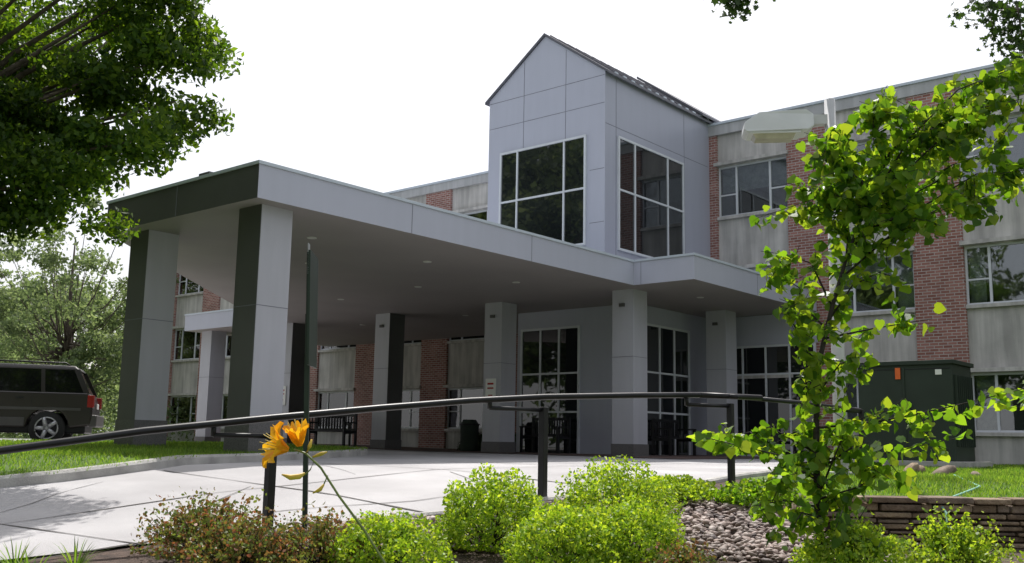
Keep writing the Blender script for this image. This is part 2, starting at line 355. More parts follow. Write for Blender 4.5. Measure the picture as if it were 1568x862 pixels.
def winX(y0,y1,z0,z1,x,yv,zh,fr=.06):
    B.box('darkglass:tower_glass',x-.02,x+.012,y0,y1,z0,z1)
    B.box('trim:tower_frames',x-.01,x+.05,y0-fr,y0,z0-fr,z1+fr); B.box('trim:tower_frames',x-.01,x+.05,y1,y1+fr,z0-fr,z1+fr)
    B.box('trim:tower_frames',x-.01,x+.05,y0,y1,z0-fr,z0); B.box('trim:tower_frames',x-.01,x+.05,y0,y1,z1,z1+fr)
    for v in yv: B.box('trim:tower_frames',x+.002,x+.046,v-.025,v+.025,z0,z1)
    for v in zh: B.box('trim:tower_frames',x+.004,x+.043,y0,y1,v-.025,v+.025)
winY(-17.9,-15.06,5.1,7.92,TY,[-17.33,-15.72],[6.55]); winX(21.22,24.4,5.0,7.92,TX1,[21.95,23.6],[6.55])
jw=.008
for x in (-17.15,-15.7): B.box('joint:panel_joints',x-jw,x+jw,TY-.004,TY+.01,7.985,zr-.05-abs(x-xm)*sl)
for z in (8.75,9.5): B.box('joint:panel_joints',TX0+.02,TX1-.02,TY-.003,TY+.01,z-jw,z+jw)
B.box('joint:panel_joints',TX1-.01,TX1+.003,TY+.02,25.9,8.2-jw,8.2+jw)
for y in (21.1,24.55): B.box('joint:panel_joints',TX1-.01,TX1+.004,y-jw,y+jw,4.3,ze-.1)
for z in (5.6,7.0): B.box('joint:panel_joints',TX1-.48,TX1-.02,TY-.003,TY+.01,z-jw,z+jw)
# vestibule
B.box('panel:vestibule_wall',-18.4,-14.4,22.0,25.98,-.35,3.655)
winY(-18.2,-16.25,-.25,3.12,22.0,[-17.55,-16.9],[.85,1.9]); winX(22.3,24.6,-.25,3.12,-14.4,[23.1,23.85],[.85,1.9])
winY(-14.15,-11.3,-.2,2.75,25.95,[-13.4,-12.7,-12.0],[2.0])
B.box('panel:porch_wall',-14.37,-11.2,25.95,25.99,2.82,3.65)
# canopy
P=[(-12.8,9.0),(-12.8,19.45),(-11.2,19.45),(-11.2,25.97),(-31.5,25.97),(-31.5,19.45),(-26.8,19.45),(-17.4,9.0)]
n=len(P); zb,zt=3.66,4.23
for i in range(n):
    a=P[i];b=P[(i+1)%n]; key='darkpanel_shade:canopy_front_fascia' if i==n-1 else 'panel:canopy_fascia'  # front fascia is the same cladding, painted dark for reflected trees
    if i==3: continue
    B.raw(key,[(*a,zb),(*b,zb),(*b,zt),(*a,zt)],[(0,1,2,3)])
B.raw('soffit:canopy_soffit',[(*p,zb) for p in P],[tuple(range(n))[::-1]])
def off(p,e):
    return (p[0]+(e if p[0]>-15 else -e),p[1]+(-e if p[1]<25 else 0))
Q=[off(p,.025) for p in P]
B.raw('cap:canopy_flashing',[(*p,zt-.03) for p in Q]+[(*p,zt+.02) for p in Q],[tuple(range(n))[::-1],tuple(range(n,2*n))]+[(i,(i+1)%n,(i+1)%n+n,i+n) for i in range(n)])
for y in (12.3,15.7): B.box('joint:canopy_joints',-12.81,-12.797,y-.007,y+.007,zb,zt-.04)
B.box('joint:canopy_joints',-12.6,-12.59,19.446,19.46,zb,zt-.04)
B.box('joint:canopy_joints',-11.21,-11.197,22.5,22.514,zb,zt-.04)
B.box('joint:canopy_joints',-15.1,-15.086,8.997,9.01,zb,zt-.04)
B.box('darkpanel_shade:roof_scupper',-14.5,-14.2,9.02,9.3,zt+.02,zt+.08)
for x,y in [(-14.6,11.5),(-14.6,14.5),(-16.8,13.2),(-14.8,17.6),(-17.2,16.8),(-20.5,17.2),(-20,21.5),(-24.5,21.5),(-28.5,21.5),(-12.5,22)]:
    pts=[(x+.09*math.cos(a*math.pi/8),y+.09*math.sin(a*math.pi/8)) for a in range(16)]
    B.raw('white:soffit_lights',[(*p,zb-.012) for p in pts]+[(*p,zb+.005) for p in pts],[tuple(range(16))[::-1]]+[(i,(i+1)%16,(i+1)%16+16,i+16) for i in range(16)])
cols=[(-13.1,9.31,'f'),(-16.44,9.31,'f'),(-13.1,19.9,''),(-17.2,19.9,''),(-21.5,19.9,'s'),(-26.0,19.9,'s'),(-30.5,19.9,''),(-13.1,24.4,'')]
for cx,cy,k in cols:
    x0,x1,y0,y1=cx-.6,cx,cy,cy+.6; g=zg(cx,cy)
    B.box('column:columns',x0,x1,y0,y1,g-.3,zb-.001)
    B.box('granite:column_bases',x0-.02,x1+.02,y0-.02,y1+.02,g-.3,.02 if cy>15 else .28)
    if k=='f': B.box('darkpanel_shade:column_dark_faces',x0-.002,x1-.01,y0-.006,y0+.02,.28,zb-.002)  # front face coloured dark in place of tree reflection and shade
    if k=='s': B.box('darkpanel_shade:column_dark_faces',x1-.02,x1+.006,y0+.01,y1+.002,.02,zb-.002)
    B.box('joint:column_joints',x0-.003,x1+.003,y0-.008,y1+.003,2.05,2.062)
for cx,cy in [(-17.2,19.9),(-26.0,19.9)]:
    B.box('white:no_parking_plate',cx-.5,cx-.15,cy-.03,cy-.008,1.05,1.65); B.box('red:plate_lettering',cx-.43,cx-.22,cy-.034,cy-.0305,1.49,1.54); B.box('red:plate_lettering',cx-.43,cx-.22,cy-.034,cy-.0305,1.38,1.42); B.box('red:plate_lettering',cx-.40,cx-.25,cy-.034,cy-.0305,1.2,1.23)
for cx,cy in [(-13.1,19.9),(-21.5,19.9),(-17.2,19.9),(-13.1,24.4)]: B.box('cladding:wall_lamp',cx-.38,cx-.24,cy-.05,cy+.001,3.25,3.33)
B.build(bld)

# ---------------- benches, bin
def bench(loc,rot,L=1.3):
    e=empty('park_bench',loc,rot); b=Boxes()
    for k in range(6): b.box('black:seat',-L/2,L/2,-.22+k*.08,-.16+k*.08,.42,.445)
    for k in range(14):
        x=-L/2+.05+k*(L-.1)/13; b.box('black:backrest',x-.018,x+.018,.26,.28,.47,.85)
    b.box('black:backrest',-L/2,L/2,.25,.29,.85,.92); b.box('black:backrest',-L/2,L/2,.25,.29,.45,.5)
    for s in (-1,1):
        x=s*L/2; b.box('black:legs',x-.03,x+.03,-.25,-.19,0,.65); b.box('black:legs',x-.03,x+.03,.25,.31,0,.93); b.box('black:armrests',x-.035,x+.035,-.27,.25,.65,.69); b.box('black:legs',x-.02,x+.02,-.19,.25,.36,.42)
    b.build(e)
bench((-22.9,19.0,zg(-23.2,19.2)+.05),.15,1.5); bench((-24.9,20.6,zg(-24.9,20.6)+.05),1.2,1.3); bench((-16.6,21.0,zg(-16.6,21.0)+.05),0,1.2); bench((-13.8,22.9,zg(-13.8,22.9)+.05),1.57,1.2)
e=empty('trash_can',(-18.9,20.6,zg(-18.6,20.9)+.05)); 
v=[(0,0,0),(0,0,.02),(0,0,.7),(0,0,.72),(0,0,.85)]; tubes('body',[(v,[.22,.24,.26,.27,.17])],M['green'],e,16); tubes('rim',[([(0,0,.7),(0,0,.74)],.285)],M['black'],e,16)

# ---------------- railing
rl=empty('metal_railing')
top=[(-6.6,5.8,-.65),(-5.2,7.1,-.30),(-3.90,7.85,-.13),(-3.0,8.35,.04),(-2.08,8.97,.18),(-1.2,9.5,.30),(-.4,10.0,.40),(.35,10.53,.475),(1.4,10.95,.53),(2.1,11.25,.56)]
A=[W(*p) for p in top]
tubes('top_rail',[(A,.032),([W(2.1,11.25,.56),W(2.9,11.7,.565)],.032),([W(2.48,11.42,.56),W(3.6,12.5,.55),W(4.77,13.8,.52)],.026)],M['black'],rl,8)
def post(r,d,zt,lb,bw=.037):
    b=Boxes(); x,y,g=W(r,d); b.box('black:post',x-bw,x+bw,y-bw,y+bw,g-.15,zt); b.build(rl,bevel=.005)
    r2,d2,z2=lb; tubes('return_bar',[([W(r,d,zt-.03),W(r2,d2,zt-.03)],.024),([W(r2,d2,zt-.04),W(r2,d2,z2)],.024)],M['black'],rl,6)
post(-2.08,8.97,.05,(-2.52,8.7,.11)); post(.35,10.53,.37,(-.2,10.15,.43)); post(2.48,11.42,.48,(1.95,11.2,.55),.033); post(4.77,13.8,.53,(4.4,13.4,.52),.03)
post(-5.6,6.75,-.45,(-6,6.4,-.42))

# ---------------- edge-on sign
sg=empty('traffic_sign',W(-1.68,8.6)); sg.rotation_euler=(0,-.034,math.radians(42.5))
b=Boxes(); b.box('signgreen:post',-.02,.02,-.02,.02,-.1,1.9); b.box('signgreen:plate',.03,.048,-.22,.22,1.45,2.42); b.box('alloy:plate_edge',-.008,-.002,-.02,.07,2.25,2.52); b.box('signgreen:post_upper',-.015,.028,-.02,.02,1.9,2.44); b.build(sg)

# ---------------- street lamp
lx,ly,lz=W(4.55,14); lp_=empty('street_lamp',(lx,ly,lz),math.atan2(-.55,-.85))
tubes('pole',[([(0,0,-.2),(0,0,1.5),(0,0,5.36)],[.10,.09,.075])],M['pole'],lp_,14)
b=Boxes(); b.box('pole:arm',.05,.32,-.07,.07,4.98,5.12); b.box('pole:base_plate',-.17,.17,-.17,.17,-.05,.06); b.build(lp_)
bm=bmesh.new()
prof=[(.26,4.92,.20),(.34,4.86,.215),(1.20,4.84,.215),(1.24,4.88,.205)]
prt=[(.26,5.10,.17),(.36,5.17,.18),(1.02,5.14,.18),(1.23,4.99,.19)]
vs=[]
for (x,z,w) in prof+prt[::-1]:
    vs.append((bm.verts.new((x,-w,z)),bm.verts.new((x,w,z))))
n=len(vs)
for i in range(n): bm.faces.new((vs[i][0],vs[(i+1)%n][0],vs[(i+1)%n][1],vs[i][1]))
bm.faces.new([v[0] for v in vs][::-1]); bm.faces.new([v[1] for v in vs])
bmesh.ops.recalc_face_normals(bm,faces=bm.faces); bmesh.ops.bevel(bm,geom=bm.edges[:],offset=.008,segments=2,affect='EDGES')
me=bpy.data.meshes.new('lamp_head'); bm.to_mesh(me); bm.free(); me.materials.append(M['lamp']); link(bpy.data.objects.new('lamp_head',me),lp_)
b=Boxes()
def tray(key,x0,x1,w,z0,z1,i): B2=b; B2.raw(key,[(x0+i,-w+i,z0),(x1-i,-w+i,z0),(x1-i,w-i,z0),(x0+i,w-i,z0),(x0,-w,z1),(x1,-w,z1),(x1,w,z1),(x0,w,z1)],[(0,3,2,1),(4,5,6,7),(0,1,5,4),(1,2,6,5),(2,3,7,6),(3,0,4,7)])
tray('lens:lens',.50,1.12,.17,4.765,4.84,.05); b.box('lamp:lens_rim',.44,1.18,-.195,.195,4.825,4.85); b.build(lp_)

# ---------------- transformer
tx,ty=-6.85,20.4; tz=zg(tx,ty); tr=empty('electrical_transformer_box',(tx,ty,tz))
b=Boxes(); b.box('kerb:pad',-1.15,1.15,-.8,.9,-.1,.13); b.box('green:cabinet',-.9,.9,-.55,.65,.13,1.95); b.box('green:lid',-.95,.95,-.6,.7,1.95,2.03)
b.box('green:door_flange',-.02,.02,-.57,-.551,.2,1.9); b.box('green:cooling_section',-.85,.85,.65,.85,.4,1.7); b.box('black:gap_line',-.88,.88,-.556,-.551,1.86,1.875)
b.box('orange:warning_label',-.15,-.05,-.58,-.571,1.68,1.9); b.box('orange:warning_label',.1,.25,-.575,-.566,.9,.98); b.box('black:lock_handle',.05,.11,-.6,-.551,1.0,1.25); b.box('white:id_label',.6,.72,-.565,-.556,1.75,1.85)
for s in range(9): b.box('green:side_fins',.90,.96,-.45+s*.12,-.43+s*.12,.4,1.75)
b.build(tr,bevel=.008)

# ---------------- car
def car(loc,rot):
    e=empty('parked_suv_car',loc,rot); W2=.9
    def arc(cx,r,n=9): return [(cx+r*math.cos(math.pi-math.pi*i/(n-1)),.36+r*math.sin(math.pi-math.pi*i/(n-1))) for i in range(n)]
    prof=[(-2.2,.42)]+arc(-1.35,.42)+arc(1.35,.42)+[(2.28,.42),(2.32,.62),(2.26,.92),(2.1,1.02),(1.05,1.13),(-2.12,1.13),(-2.22,.9),(-2.24,.6)]
    prof=[(x,max(z,.36)) for x,z in prof]
    bm=bmesh.new(); a=[bm.verts.new((x,-W2,z)) for x,z in prof]; c=[bm.verts.new((x,W2,z)) for x,z in prof]
    bm.faces.new(a); bm.faces.new(c[::-1]); n=len(a)
    for i in range(n): bm.faces.new((a[i],c[i],c[(i+1)%n],a[(i+1)%n]))
    bmesh.ops.recalc_face_normals(bm,faces=bm.faces)
    me=bpy.data.meshes.new('body'); bm.to_mesh(me); bm.free(); me.materials.append(M['car']); o=link(bpy.data.objects.new('body',me),e)
    md=o.modifiers.new('b','BEVEL'); md.width=.05; md.segments=3; md.limit_method='ANGLE'; md.angle_limit=math.radians(40)
    def frust(name,m,x0,x1,w0,z0,X0,X1,w1,z1,bev=.03):
        v=[(x0,-w0,z0),(x1,-w0,z0),(x1,w0,z0),(x0,w0,z0),(X0,-w1,z1),(X1,-w1,z1),(X1,w1,z1),(X0,w1,z1)]
        me=bpy.data.meshes.new(name); me.from_pydata(v,[],[(0,3,2,1),(4,5,6,7),(0,1,5,4),(1,2,6,5),(2,3,7,6),(3,0,4,7)]); me.materials.append(m)
        o=link(bpy.data.objects.new(name,me),e); md=o.modifiers.new('b','BEVEL'); md.width=bev; md.segments=3
    frust('windows',M['carglass'],-2.12,1.12,.86,1.10,-1.84,.42,.70,1.66)
    frust('roof',M['car'],-1.90,.48,.73,1.62,-1.80,.36,.66,1.72,.04)
    for s in (-1,1):
        for xa,xb,w in [(-2.09,-1.84,.12),(-1.22,-1.16,.08),(-.05,-.05,.07),(1.05,.42,.06)]:
            v=[]
            for (x,y,z) in ((xa,s*.868,1.11),(xb,s*.715,1.64)):
                v+=[(x-w/2,y,z),(x+w/2,y,z),(x+w/2,y-s*.04,z),(x-w/2,y-s*.04,z)]
            me=bpy.data.meshes.new('pillar'); me.from_pydata(v,[],[(0,1,5,4),(1,2,6,5),(2,3,7,6),(3,0,4,7)]); me.materials.append(M['car']); link(bpy.data.objects.new('pillar',me),e)
        tubes('roof_rail',[([(-1.7,s*.6,1.70),(-1.6,s*.6,1.78),(.1,s*.6,1.79),(.25,s*.6,1.71)],.018)],M['black'],e,6)
        b=Boxes(); b.box('cladding:side_cladding',-.9,.9,min(s*.9,s*.925),max(s*.9,s*.925),.40,.58); b.box('cladding:side_moulding',-2.0,2.0,min(s*.9,s*.912),max(s*.9,s*.912),.74,.80)
        b.box('red:tail_light',-2.255,-2.12,min(s*.74,s*.915),max(s*.74,s*.915),.82,1.08); b.box('black:mirror',.85,1.0,min(s*.9,s*1.08),max(s*.9,s*1.08),1.12,1.28)
        b.box('black:door_gaps',-1.02,-1.01,min(s*.895,s*.902),max(s*.895,s*.902),.5,1.1); b.box('black:door_gaps',-.05,-.04,min(s*.895,s*.902),max(s*.895,s*.902),.5,1.1); b.box('black:door_handle',-.85,-.7,min(s*.9,s*.93),max(s*.9,s*.93),.98,1.01)
        b.build(e,bevel=.01)
        for cx in (-1.35,1.35):
            y0,y1=s*.70,s*.92
            tubes('tire',[([(cx,y0,.36),(cx,y0+s*.02,.36),(cx,y1-s*.03,.36),(cx,y1,.36)],[.33,.36,.36,.33])],M['tire'],e,28)
            tubes('wheel_rim',[([(cx,y1-s*.05,.36),(cx,y1+s*.004,.36)],.235)],M['black'],e,24)
            tubes('spokes',[([(cx+.05*math.cos(k*2*math.pi/5),y1+s*.008,.36+.05*math.sin(k*2*math.pi/5)),(cx+.23*math.cos(k*2*math.pi/5),y1+s*.008,.36+.23*math.sin(k*2*math.pi/5))],[.05,.04]) for k in range(5)]+[([(cx+.225*math.cos(k*math.pi/12),y1+s*.004,.36+.225*math.sin(k*math.pi/12)) for k in range(25)],.016),([(cx,y1-.01*s,.36),(cx,y1+s*.03,.36)],.06)],M['alloy'],e,8)
    b=Boxes(); b.box('cladding:rear_bumper',-2.33,-2.17,-.88,.88,.40,.66); b.box('cladding:front_bumper',2.25,2.4,-.88,.88,.38,.62); b.box('white:licence_plate',-2.26,-2.245,-.2,.2,.8,.92); b.box('black:underbody',-2.1,2.1,-.75,.75,.25,.45); b.build(e,bevel=.03)
cxx,cyy,cz=W(-11.45,22.3); car((cxx,cyy,cz+.03),math.atan2(-.8756,-.5687))

# ---------------- trees
def treemesh(seed,cc,cr,nclump,nleaf,clr,trunk_r,fork):
    rg=np.random.default_rng(seed); 
    u=rg.normal(size=(nclump*3,3)); u/=np.linalg.norm(u,axis=1,keepdims=True); rad=rg.uniform(.25,1,nclump*3)**.5
    cl=np.array(cc)+u*rad[:,None]*np.array(cr)*(1+.18*np.sin(u[:,:1]*5+seed)+.15*np.cos(u[:,2:]*7+seed))
    cl=cl[:nclump]
    cen=[];
    for p in cl:
        k=int(nleaf*rg.uniform(.5,1.4)); sp=clr*rg.uniform(.6,1.3)
        q=rg.normal(size=(k,3)); q/=np.linalg.norm(q,axis=1,keepdims=True); q*=(rg.uniform(.1,1,(k,1))**.6)*sp*np.array([1,1,.6]); cen.append(p+q)
    cen=np.concatenate(cen)
    limbs=[([(0,0,-.3),(trunk_r*.3,0,fork*.5),(0,0,fork),(cc[0]*.6,cc[1]*.6,cc[2]),(cc[0],cc[1],cc[2]+cr[2]*.7)],[trunk_r*1.3,trunk_r,trunk_r*.85,trunk_r*.45,.03])]
    for p in cl[:min(len(cl),70)]:
        t=rg.uniform(.0,.6); s0=Vector((cc[0]*.6*t,cc[1]*.6*t,fork+(cc[2]-fork)*t)); e0=Vector(p.tolist()); mid=s0.lerp(e0,.5)+Vector((0,0,-.08*(e0-s0).length+.1))
        r0=trunk_r*.32*rg.uniform(.6,1); limbs.append(([s0,s0.lerp(mid,.5)+Vector((rg.normal(size=3)*.1).tolist()),mid,e0],[r0,r0*.7,r0*.45,.012]))
    return cen,limbs
def tree(name,loc,seed,cc,cr,nclump,nleaf,clr,trunk_r,fork,m='bgleaf',T=DIAMOND,lsize=.2,bark='bark',rot=0,extra=None):
    cen,limbs=treemesh(seed,cc,cr,nclump,nleaf,clr,trunk_r,fork); e=empty(name,loc,rot)
    if extra is not None: cen=np.concatenate([cen,extra[0]]); limbs+=extra[1]
    leaves('foliage',cen,lsize,M[m],e,T); tubes('trunk_and_limbs',limbs,M[bark],e,6); return e
def clone(src,name,loc,rot,sc):
    e=empty(name,loc,rot); e.scale=sc
    for c_ in src.children: 
        o=bpy.data.objects.new(c_.name.split('.')[0],c_.data); link(o,e)
    return e
# near oak: its right-hand limbs reach over the lawn
ex=[];el_=[]
for p in [(2.7,-.3,6.6),(3.2,.2,6.0),(3.5,.0,6.9),(2.9,.5,5.2),(3.3,-.4,4.9),(2.4,0,4.4),(3.7,.3,5.6),(2.6,-.5,3.7),(1.7,.2,3.3),(3.2,.1,4.2),
          (4.25,.1,6.3),(4.3,.3,5.7),(4.0,-.2,5.2),(4.15,.1,4.75),(3.7,.2,4.6),(3.75,-.1,4.15),(3.4,.3,3.85),(3.0,.0,3.6),(2.5,.2,3.35),(2.1,.0,3.1),(1.7,-.2,2.8),(3.6,-.3,6.0),(2.9,.3,4.6),(2.2,.4,3.9),(3.9,.2,6.8)]:
    for s_ in range(3):
        q=RNG.normal(size=(330,3)); q/=np.linalg.norm(q,axis=1,keepdims=True); q*=RNG.uniform(.05,1,(330,1))**.6*np.array([.42,.55,.26]); ex.append(np.array(p)+RNG.normal(size=3)*.2+q)
    el_.append(([(0,0,3.0),(p[0]*.5,p[1]*.5,3.2+(p[2]-3.2)*.6),p],[.07,.04,.01]))
tree('oak_tree',W(-8.6,12.6),11,(-.4,0,5.9),(3.1,3.2,2.8),160,680,.62,.24,2.4,m='oakleaf',lsize=.105,rot=math.atan2(S,C),extra=(np.concatenate(ex),el_))
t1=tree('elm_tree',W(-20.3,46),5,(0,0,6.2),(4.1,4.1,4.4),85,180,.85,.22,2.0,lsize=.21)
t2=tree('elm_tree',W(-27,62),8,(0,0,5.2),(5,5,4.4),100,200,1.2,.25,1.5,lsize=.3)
for r,d,s,ro in [(-27.5,52,.8,2),(-16.5,66,.7,1),(-22,76,.6,3),(-30,80,.8,4),(-38,70,1.0,1.7),(-19,62,.5,.4),(-14.5,75,.6,2.2),(-44,90,1.2,2),(-54,90,1.3,5),(-33,48,.8,.3)]:
    clone(t2 if d>60 else t1,'elm_tree',W(r,d),ro,(s,s,s))
for x,y,s,ro in [(-30,1,1.7,0),(-40,0,1.9,2),(-22,-8,1.6,4),(-34,-12,2,1),(-8,-16,1.5,2),(8,-14,1.5,3.3),(30,12,1.6,1)]:
    clone(t2,'elm_tree',(x,y,zg(x,y)),ro,(s,s,s))
def shrub(name,r,d,R,h,n,ls,m,xy=None,T=DIAMOND,spiky=.25,seed=0,fill=.55,sprigs=60,k=26):
    rg=np.random.default_rng(seed+int(abs(r*100))+int(d*10)); x,y,g=W(r,d) if xy is None else (*xy,zg(*xy))
    e=empty(name,(x,y,g))
    dirs=rg.normal(size=(k,3)); dirs[:,2]=np.abs(dirs[:,2]); dirs/=np.linalg.norm(dirs,axis=1,keepdims=True)
    u=rg.normal(size=(n,3)); u[:,2]=np.abs(u[:,2])*.9; u/=np.linalg.norm(u,axis=1,keepdims=True)
    dd=(u@dirs.T).max(1); bump=1-spiky+spiky*2*np.clip((dd-.85)/.15,0,1)
    rad=rg.uniform(fill,1,n)**.6*bump
    cen=u*rad[:,None]*np.array([R,R,h*.95])+np.array([0,0,.04])
    sp=[];st=[]
    for q in range(sprigs):
        v=rg.normal(size=3); v[2]=abs(v[2])+.3; v/=np.linalg.norm(v); L=rg.uniform(.95,1.25)
        for t in np.linspace(.7,L,10): 
            for _ in range(3): sp.append(v*t*np.array([R,R,h])+rg.normal(size=3)*.013)
        st.append(([(v[0]*.02,v[1]*.02,0),tuple(v*.5*np.array([R,R,h])),tuple(v*L*np.array([R,R,h]))],[.006,.004,.002]))
    leaves('foliage',np.concatenate([cen,np.array(sp)]),ls,M[m],e,T)
    tubes('stems',st,M['darkbark'],e,4); return e
OV=np.array([(0,-.5),(.25,-.2),(.3,.12),(0,.5),(-.3,.12),(-.25,-.2)])
shrub('spirea_shrub',-.12,8.3,.42,.52,7000,.034,'spirea',T=OV,spiky=.36,k=30)
shrub('spirea_shrub',.95,9.0,.50,.54,7000,.034,'spirea',seed=1,T=OV,spiky=.36,k=30)
shrub('spirea_shrub',.42,7.5,.38,.40,6000,.032,'spirea',seed=2,T=OV,spiky=.36,k=30)
shrub('spirea_shrub',.92,7.7,.38,.42,6000,.032,'spirea',seed=3,T=OV,spiky=.36,k=30)
shrub('barberry_shrub',-2.25,7.8,.46,.42,2000,.032,'barberry',seed=4,fill=.15,spiky=.5,sprigs=120,T=OV)
shrub('barberry_shrub',-1.9,7.3,.34,.36,1300,.032,'barberry',seed=14,fill=.15,spiky=.5,sprigs=90,T=OV)
shrub('barberry_shrub',-1.35,7.6,.38,.34,1700,.032,'barberry',seed=5,fill=.15,spiky=.5,sprigs=90,T=OV)
shrub('spirea_shrub',-.85,7.5,.36,.34,4200,.032,'spirea',seed=6,T=OV,spiky=.38,k=30)
shrub('spirea_shrub',2.45,7.3,.36,.38,4200,.032,'spirea',seed=7,T=OV,spiky=.35)
shrub('barberry_shrub',3.55,8.2,.36,.42,1500,.036,'spirea',seed=8,fill=.2,spiky=.45,T=OV,sprigs=90)
shrub('barberry_shrub',1.2,7.1,.25,.28,1000,.03,'barberry',seed=9,fill=.3,spiky=.4,T=OV)
shrub('groundcover_shrub',1.75,10.7,.42,.20,2600,.04,'spirea',seed=10,T=OV)
shrub('groundcover_shrub',2.5,10.4,.42,.22,2600,.04,'redbud',seed=11,T=OV)
for x,y in [(-19.9,22.6),(-19.2,22.8),(-20.6,22.7)]: shrub('boxwood_shrub',x,y,.45,.5,1500,.06,'dkshrub',xy=(x,y))
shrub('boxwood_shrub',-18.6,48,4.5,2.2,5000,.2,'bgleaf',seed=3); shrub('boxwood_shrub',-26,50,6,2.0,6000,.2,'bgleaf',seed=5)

# redbud in front
rb=empty('redbud_tree',W(2.28,7.5,0),math.atan2(S,C))
tr_=[(0,0,-1.05),(-.03,0,-.37),(-.015,.02,.17),(.01,0,.62),(.12,-.03,1.06),(.24,0,1.41),(.41,.05,1.80),(.58,0,2.2),(.73,-.05,2.55)]
br=[[(.41,0,1.8),(.73,-.1,2.35),(1.07,-.2,2.7),(1.41,-.2,2.84),(1.75,-.2,2.94)],
[(.24,0,1.41),(.49,.15,1.75),(.87,.3,2.0),(1.21,.3,2.25),(1.6,.3,2.4)],
[(.41,0,1.8),(.75,-.2,2.15),(1.1,-.3,2.5),(1.5,-.3,2.6)],
[(.41,0,1.8),(.8,.2,1.95),(1.15,.25,2.15),(1.7,.3,2.15)],
[(.19,0,1.26),(.55,-.2,1.6),(.9,-.3,1.78),(1.2,-.3,1.85)],
[(.12,0,1.06),(-.05,-.1,1.36),(-.29,-.15,1.43)],
[(.06,0,.9),(-.1,.1,1.1),(-.05,.12,1.3)],
[(0,0,.52),(-.15,-.1,.81),(-.27,-.15,1.01)],
[(.06,0,.81),(.39,-.1,.88),(.83,-.1,.96)],
[(0,0,.15),(.39,-.15,.2),(.92,-.2,.32),(1.5,-.2,.47)],
[(-.02,0,-.08),(.34,-.1,-.05),(.97,-.2,.1)],
[(-.03,0,-.23),(-.34,-.1,-.05),(-.85,-.1,.06)],
[(-.03,0,-.42),(-.29,-.1,-.37),(-.53,-.1,-.42)],
[(0,0,-.05),(-.34,.1,.15),(-.6,.1,.08)],
[(-.03,0,-.37),(.24,-.1,-.27),(.53,-.1,-.08)],
[(.41,.05,1.8),(.3,.1,2.1),(.24,.1,2.5)],[(.58,0,2.2),(.45,-.1,2.45),(.5,-.1,2.65)],
[(0,0,.4),(.14,-.1,.62),(.3,-.15,.62)],[(0,0,.3),(-.12,-.1,.45),(-.1,-.1,.7)],[(0,0,-.3),(.1,-.1,0),(.2,-.1,.2)],[(0,0,-.5),(-.2,-.2,-.45),(-.3,-.2,-.6)],[(0,0,-.6),(.2,-.1,-.55),(.3,-.1,-.4)],
[(.24,0,1.41),(.3,.1,1.65),(.15,.15,1.85)],[(.1,0,.95),(.25,-.1,1.2),(.45,-.12,1.3)],
[(.41,0,1.8),(.6,.2,2.1),(.9,.3,2.3),(1.3,.4,2.45)],[(.3,0,1.6),(.7,-.25,1.75),(1.1,-.35,2.0),(1.6,-.35,2.05)],[(-.02,0,-.2),(-.25,-.15,-.15),(-.45,-.2,-.25)],[(-.02,0,0),(-.15,.1,.12),(-.35,.1,.0)],[(0,0,-.15),(.2,-.15,.02),(.3,-.15,-.15)],
[(.58,0,2.2),(.8,.1,2.5),(1.2,.1,2.65),(1.7,.0,2.75)],[(.41,0,1.8),(.35,-.1,2.0),(.15,-.1,2.15),(.1,-.1,2.3)],[(.41,0,1.8),(.2,.1,1.9),(.08,.1,2.0)],[(.7,-.1,2.3),(.95,-.2,2.45),(1.2,-.2,2.4)]]
rg=random.Random(5); tl=[(tr_,[.033,.027,.024,.020,.017,.014,.011,.008,.004])]; lc=[];ld=[]
def addleaves(pts,dens,sp):
    for a,b_ in zip(pts[:-1],pts[1:]):
        a=Vector(a);b_=Vector(b_); n=max(1,int((b_-a).length*dens))
        for k in range(n):
            p=a.lerp(b_,(k+rg.random())/n)+Vector((rg.gauss(0,sp),rg.gauss(0,sp),rg.gauss(0,sp)-.02))
            lc.append(tuple(p)); dr=Vector((rg.gauss(0,.5),rg.gauss(0,.5),-.8)) if rg.random()<.6 else Vector((rg.gauss(0,1),rg.gauss(0,1),.2)); ld.append(tuple(dr.normalized()))
for bi,b_ in enumerate(br):
    k=len(b_); tl.append((b_,[.009-.0065*i/(k-1) for i in range(k)]))
    heavy=bi in (0,1,2,3,4,15,16,24,25,29,30,31,32)
    addleaves(b_[:2],20,.03); addleaves(b_[1:],50 if heavy else 42,.045)
    for s_ in range(17 if heavy else 5):
        i_=rg.randrange(1,k) if k>2 else 1; a=Vector(b_[i_-1]).lerp(Vector(b_[i_]),rg.uniform(.3,1)); e_=a+Vector((rg.gauss(0,.16),rg.gauss(0,.18),rg.gauss(-.02,.12)))
        tl.append(([a,e_],[.0035,.002])); addleaves([a,e_],50,.028)
addleaves(tr_[1:4],34,.06); addleaves(tr_[4:],34,.05)
tubes('trunk_and_branches',tl,M['darkbark'],rb,7); leaves('foliage',np.array(lc),.078,M['redbud'],rb,HEART,np.array(ld))

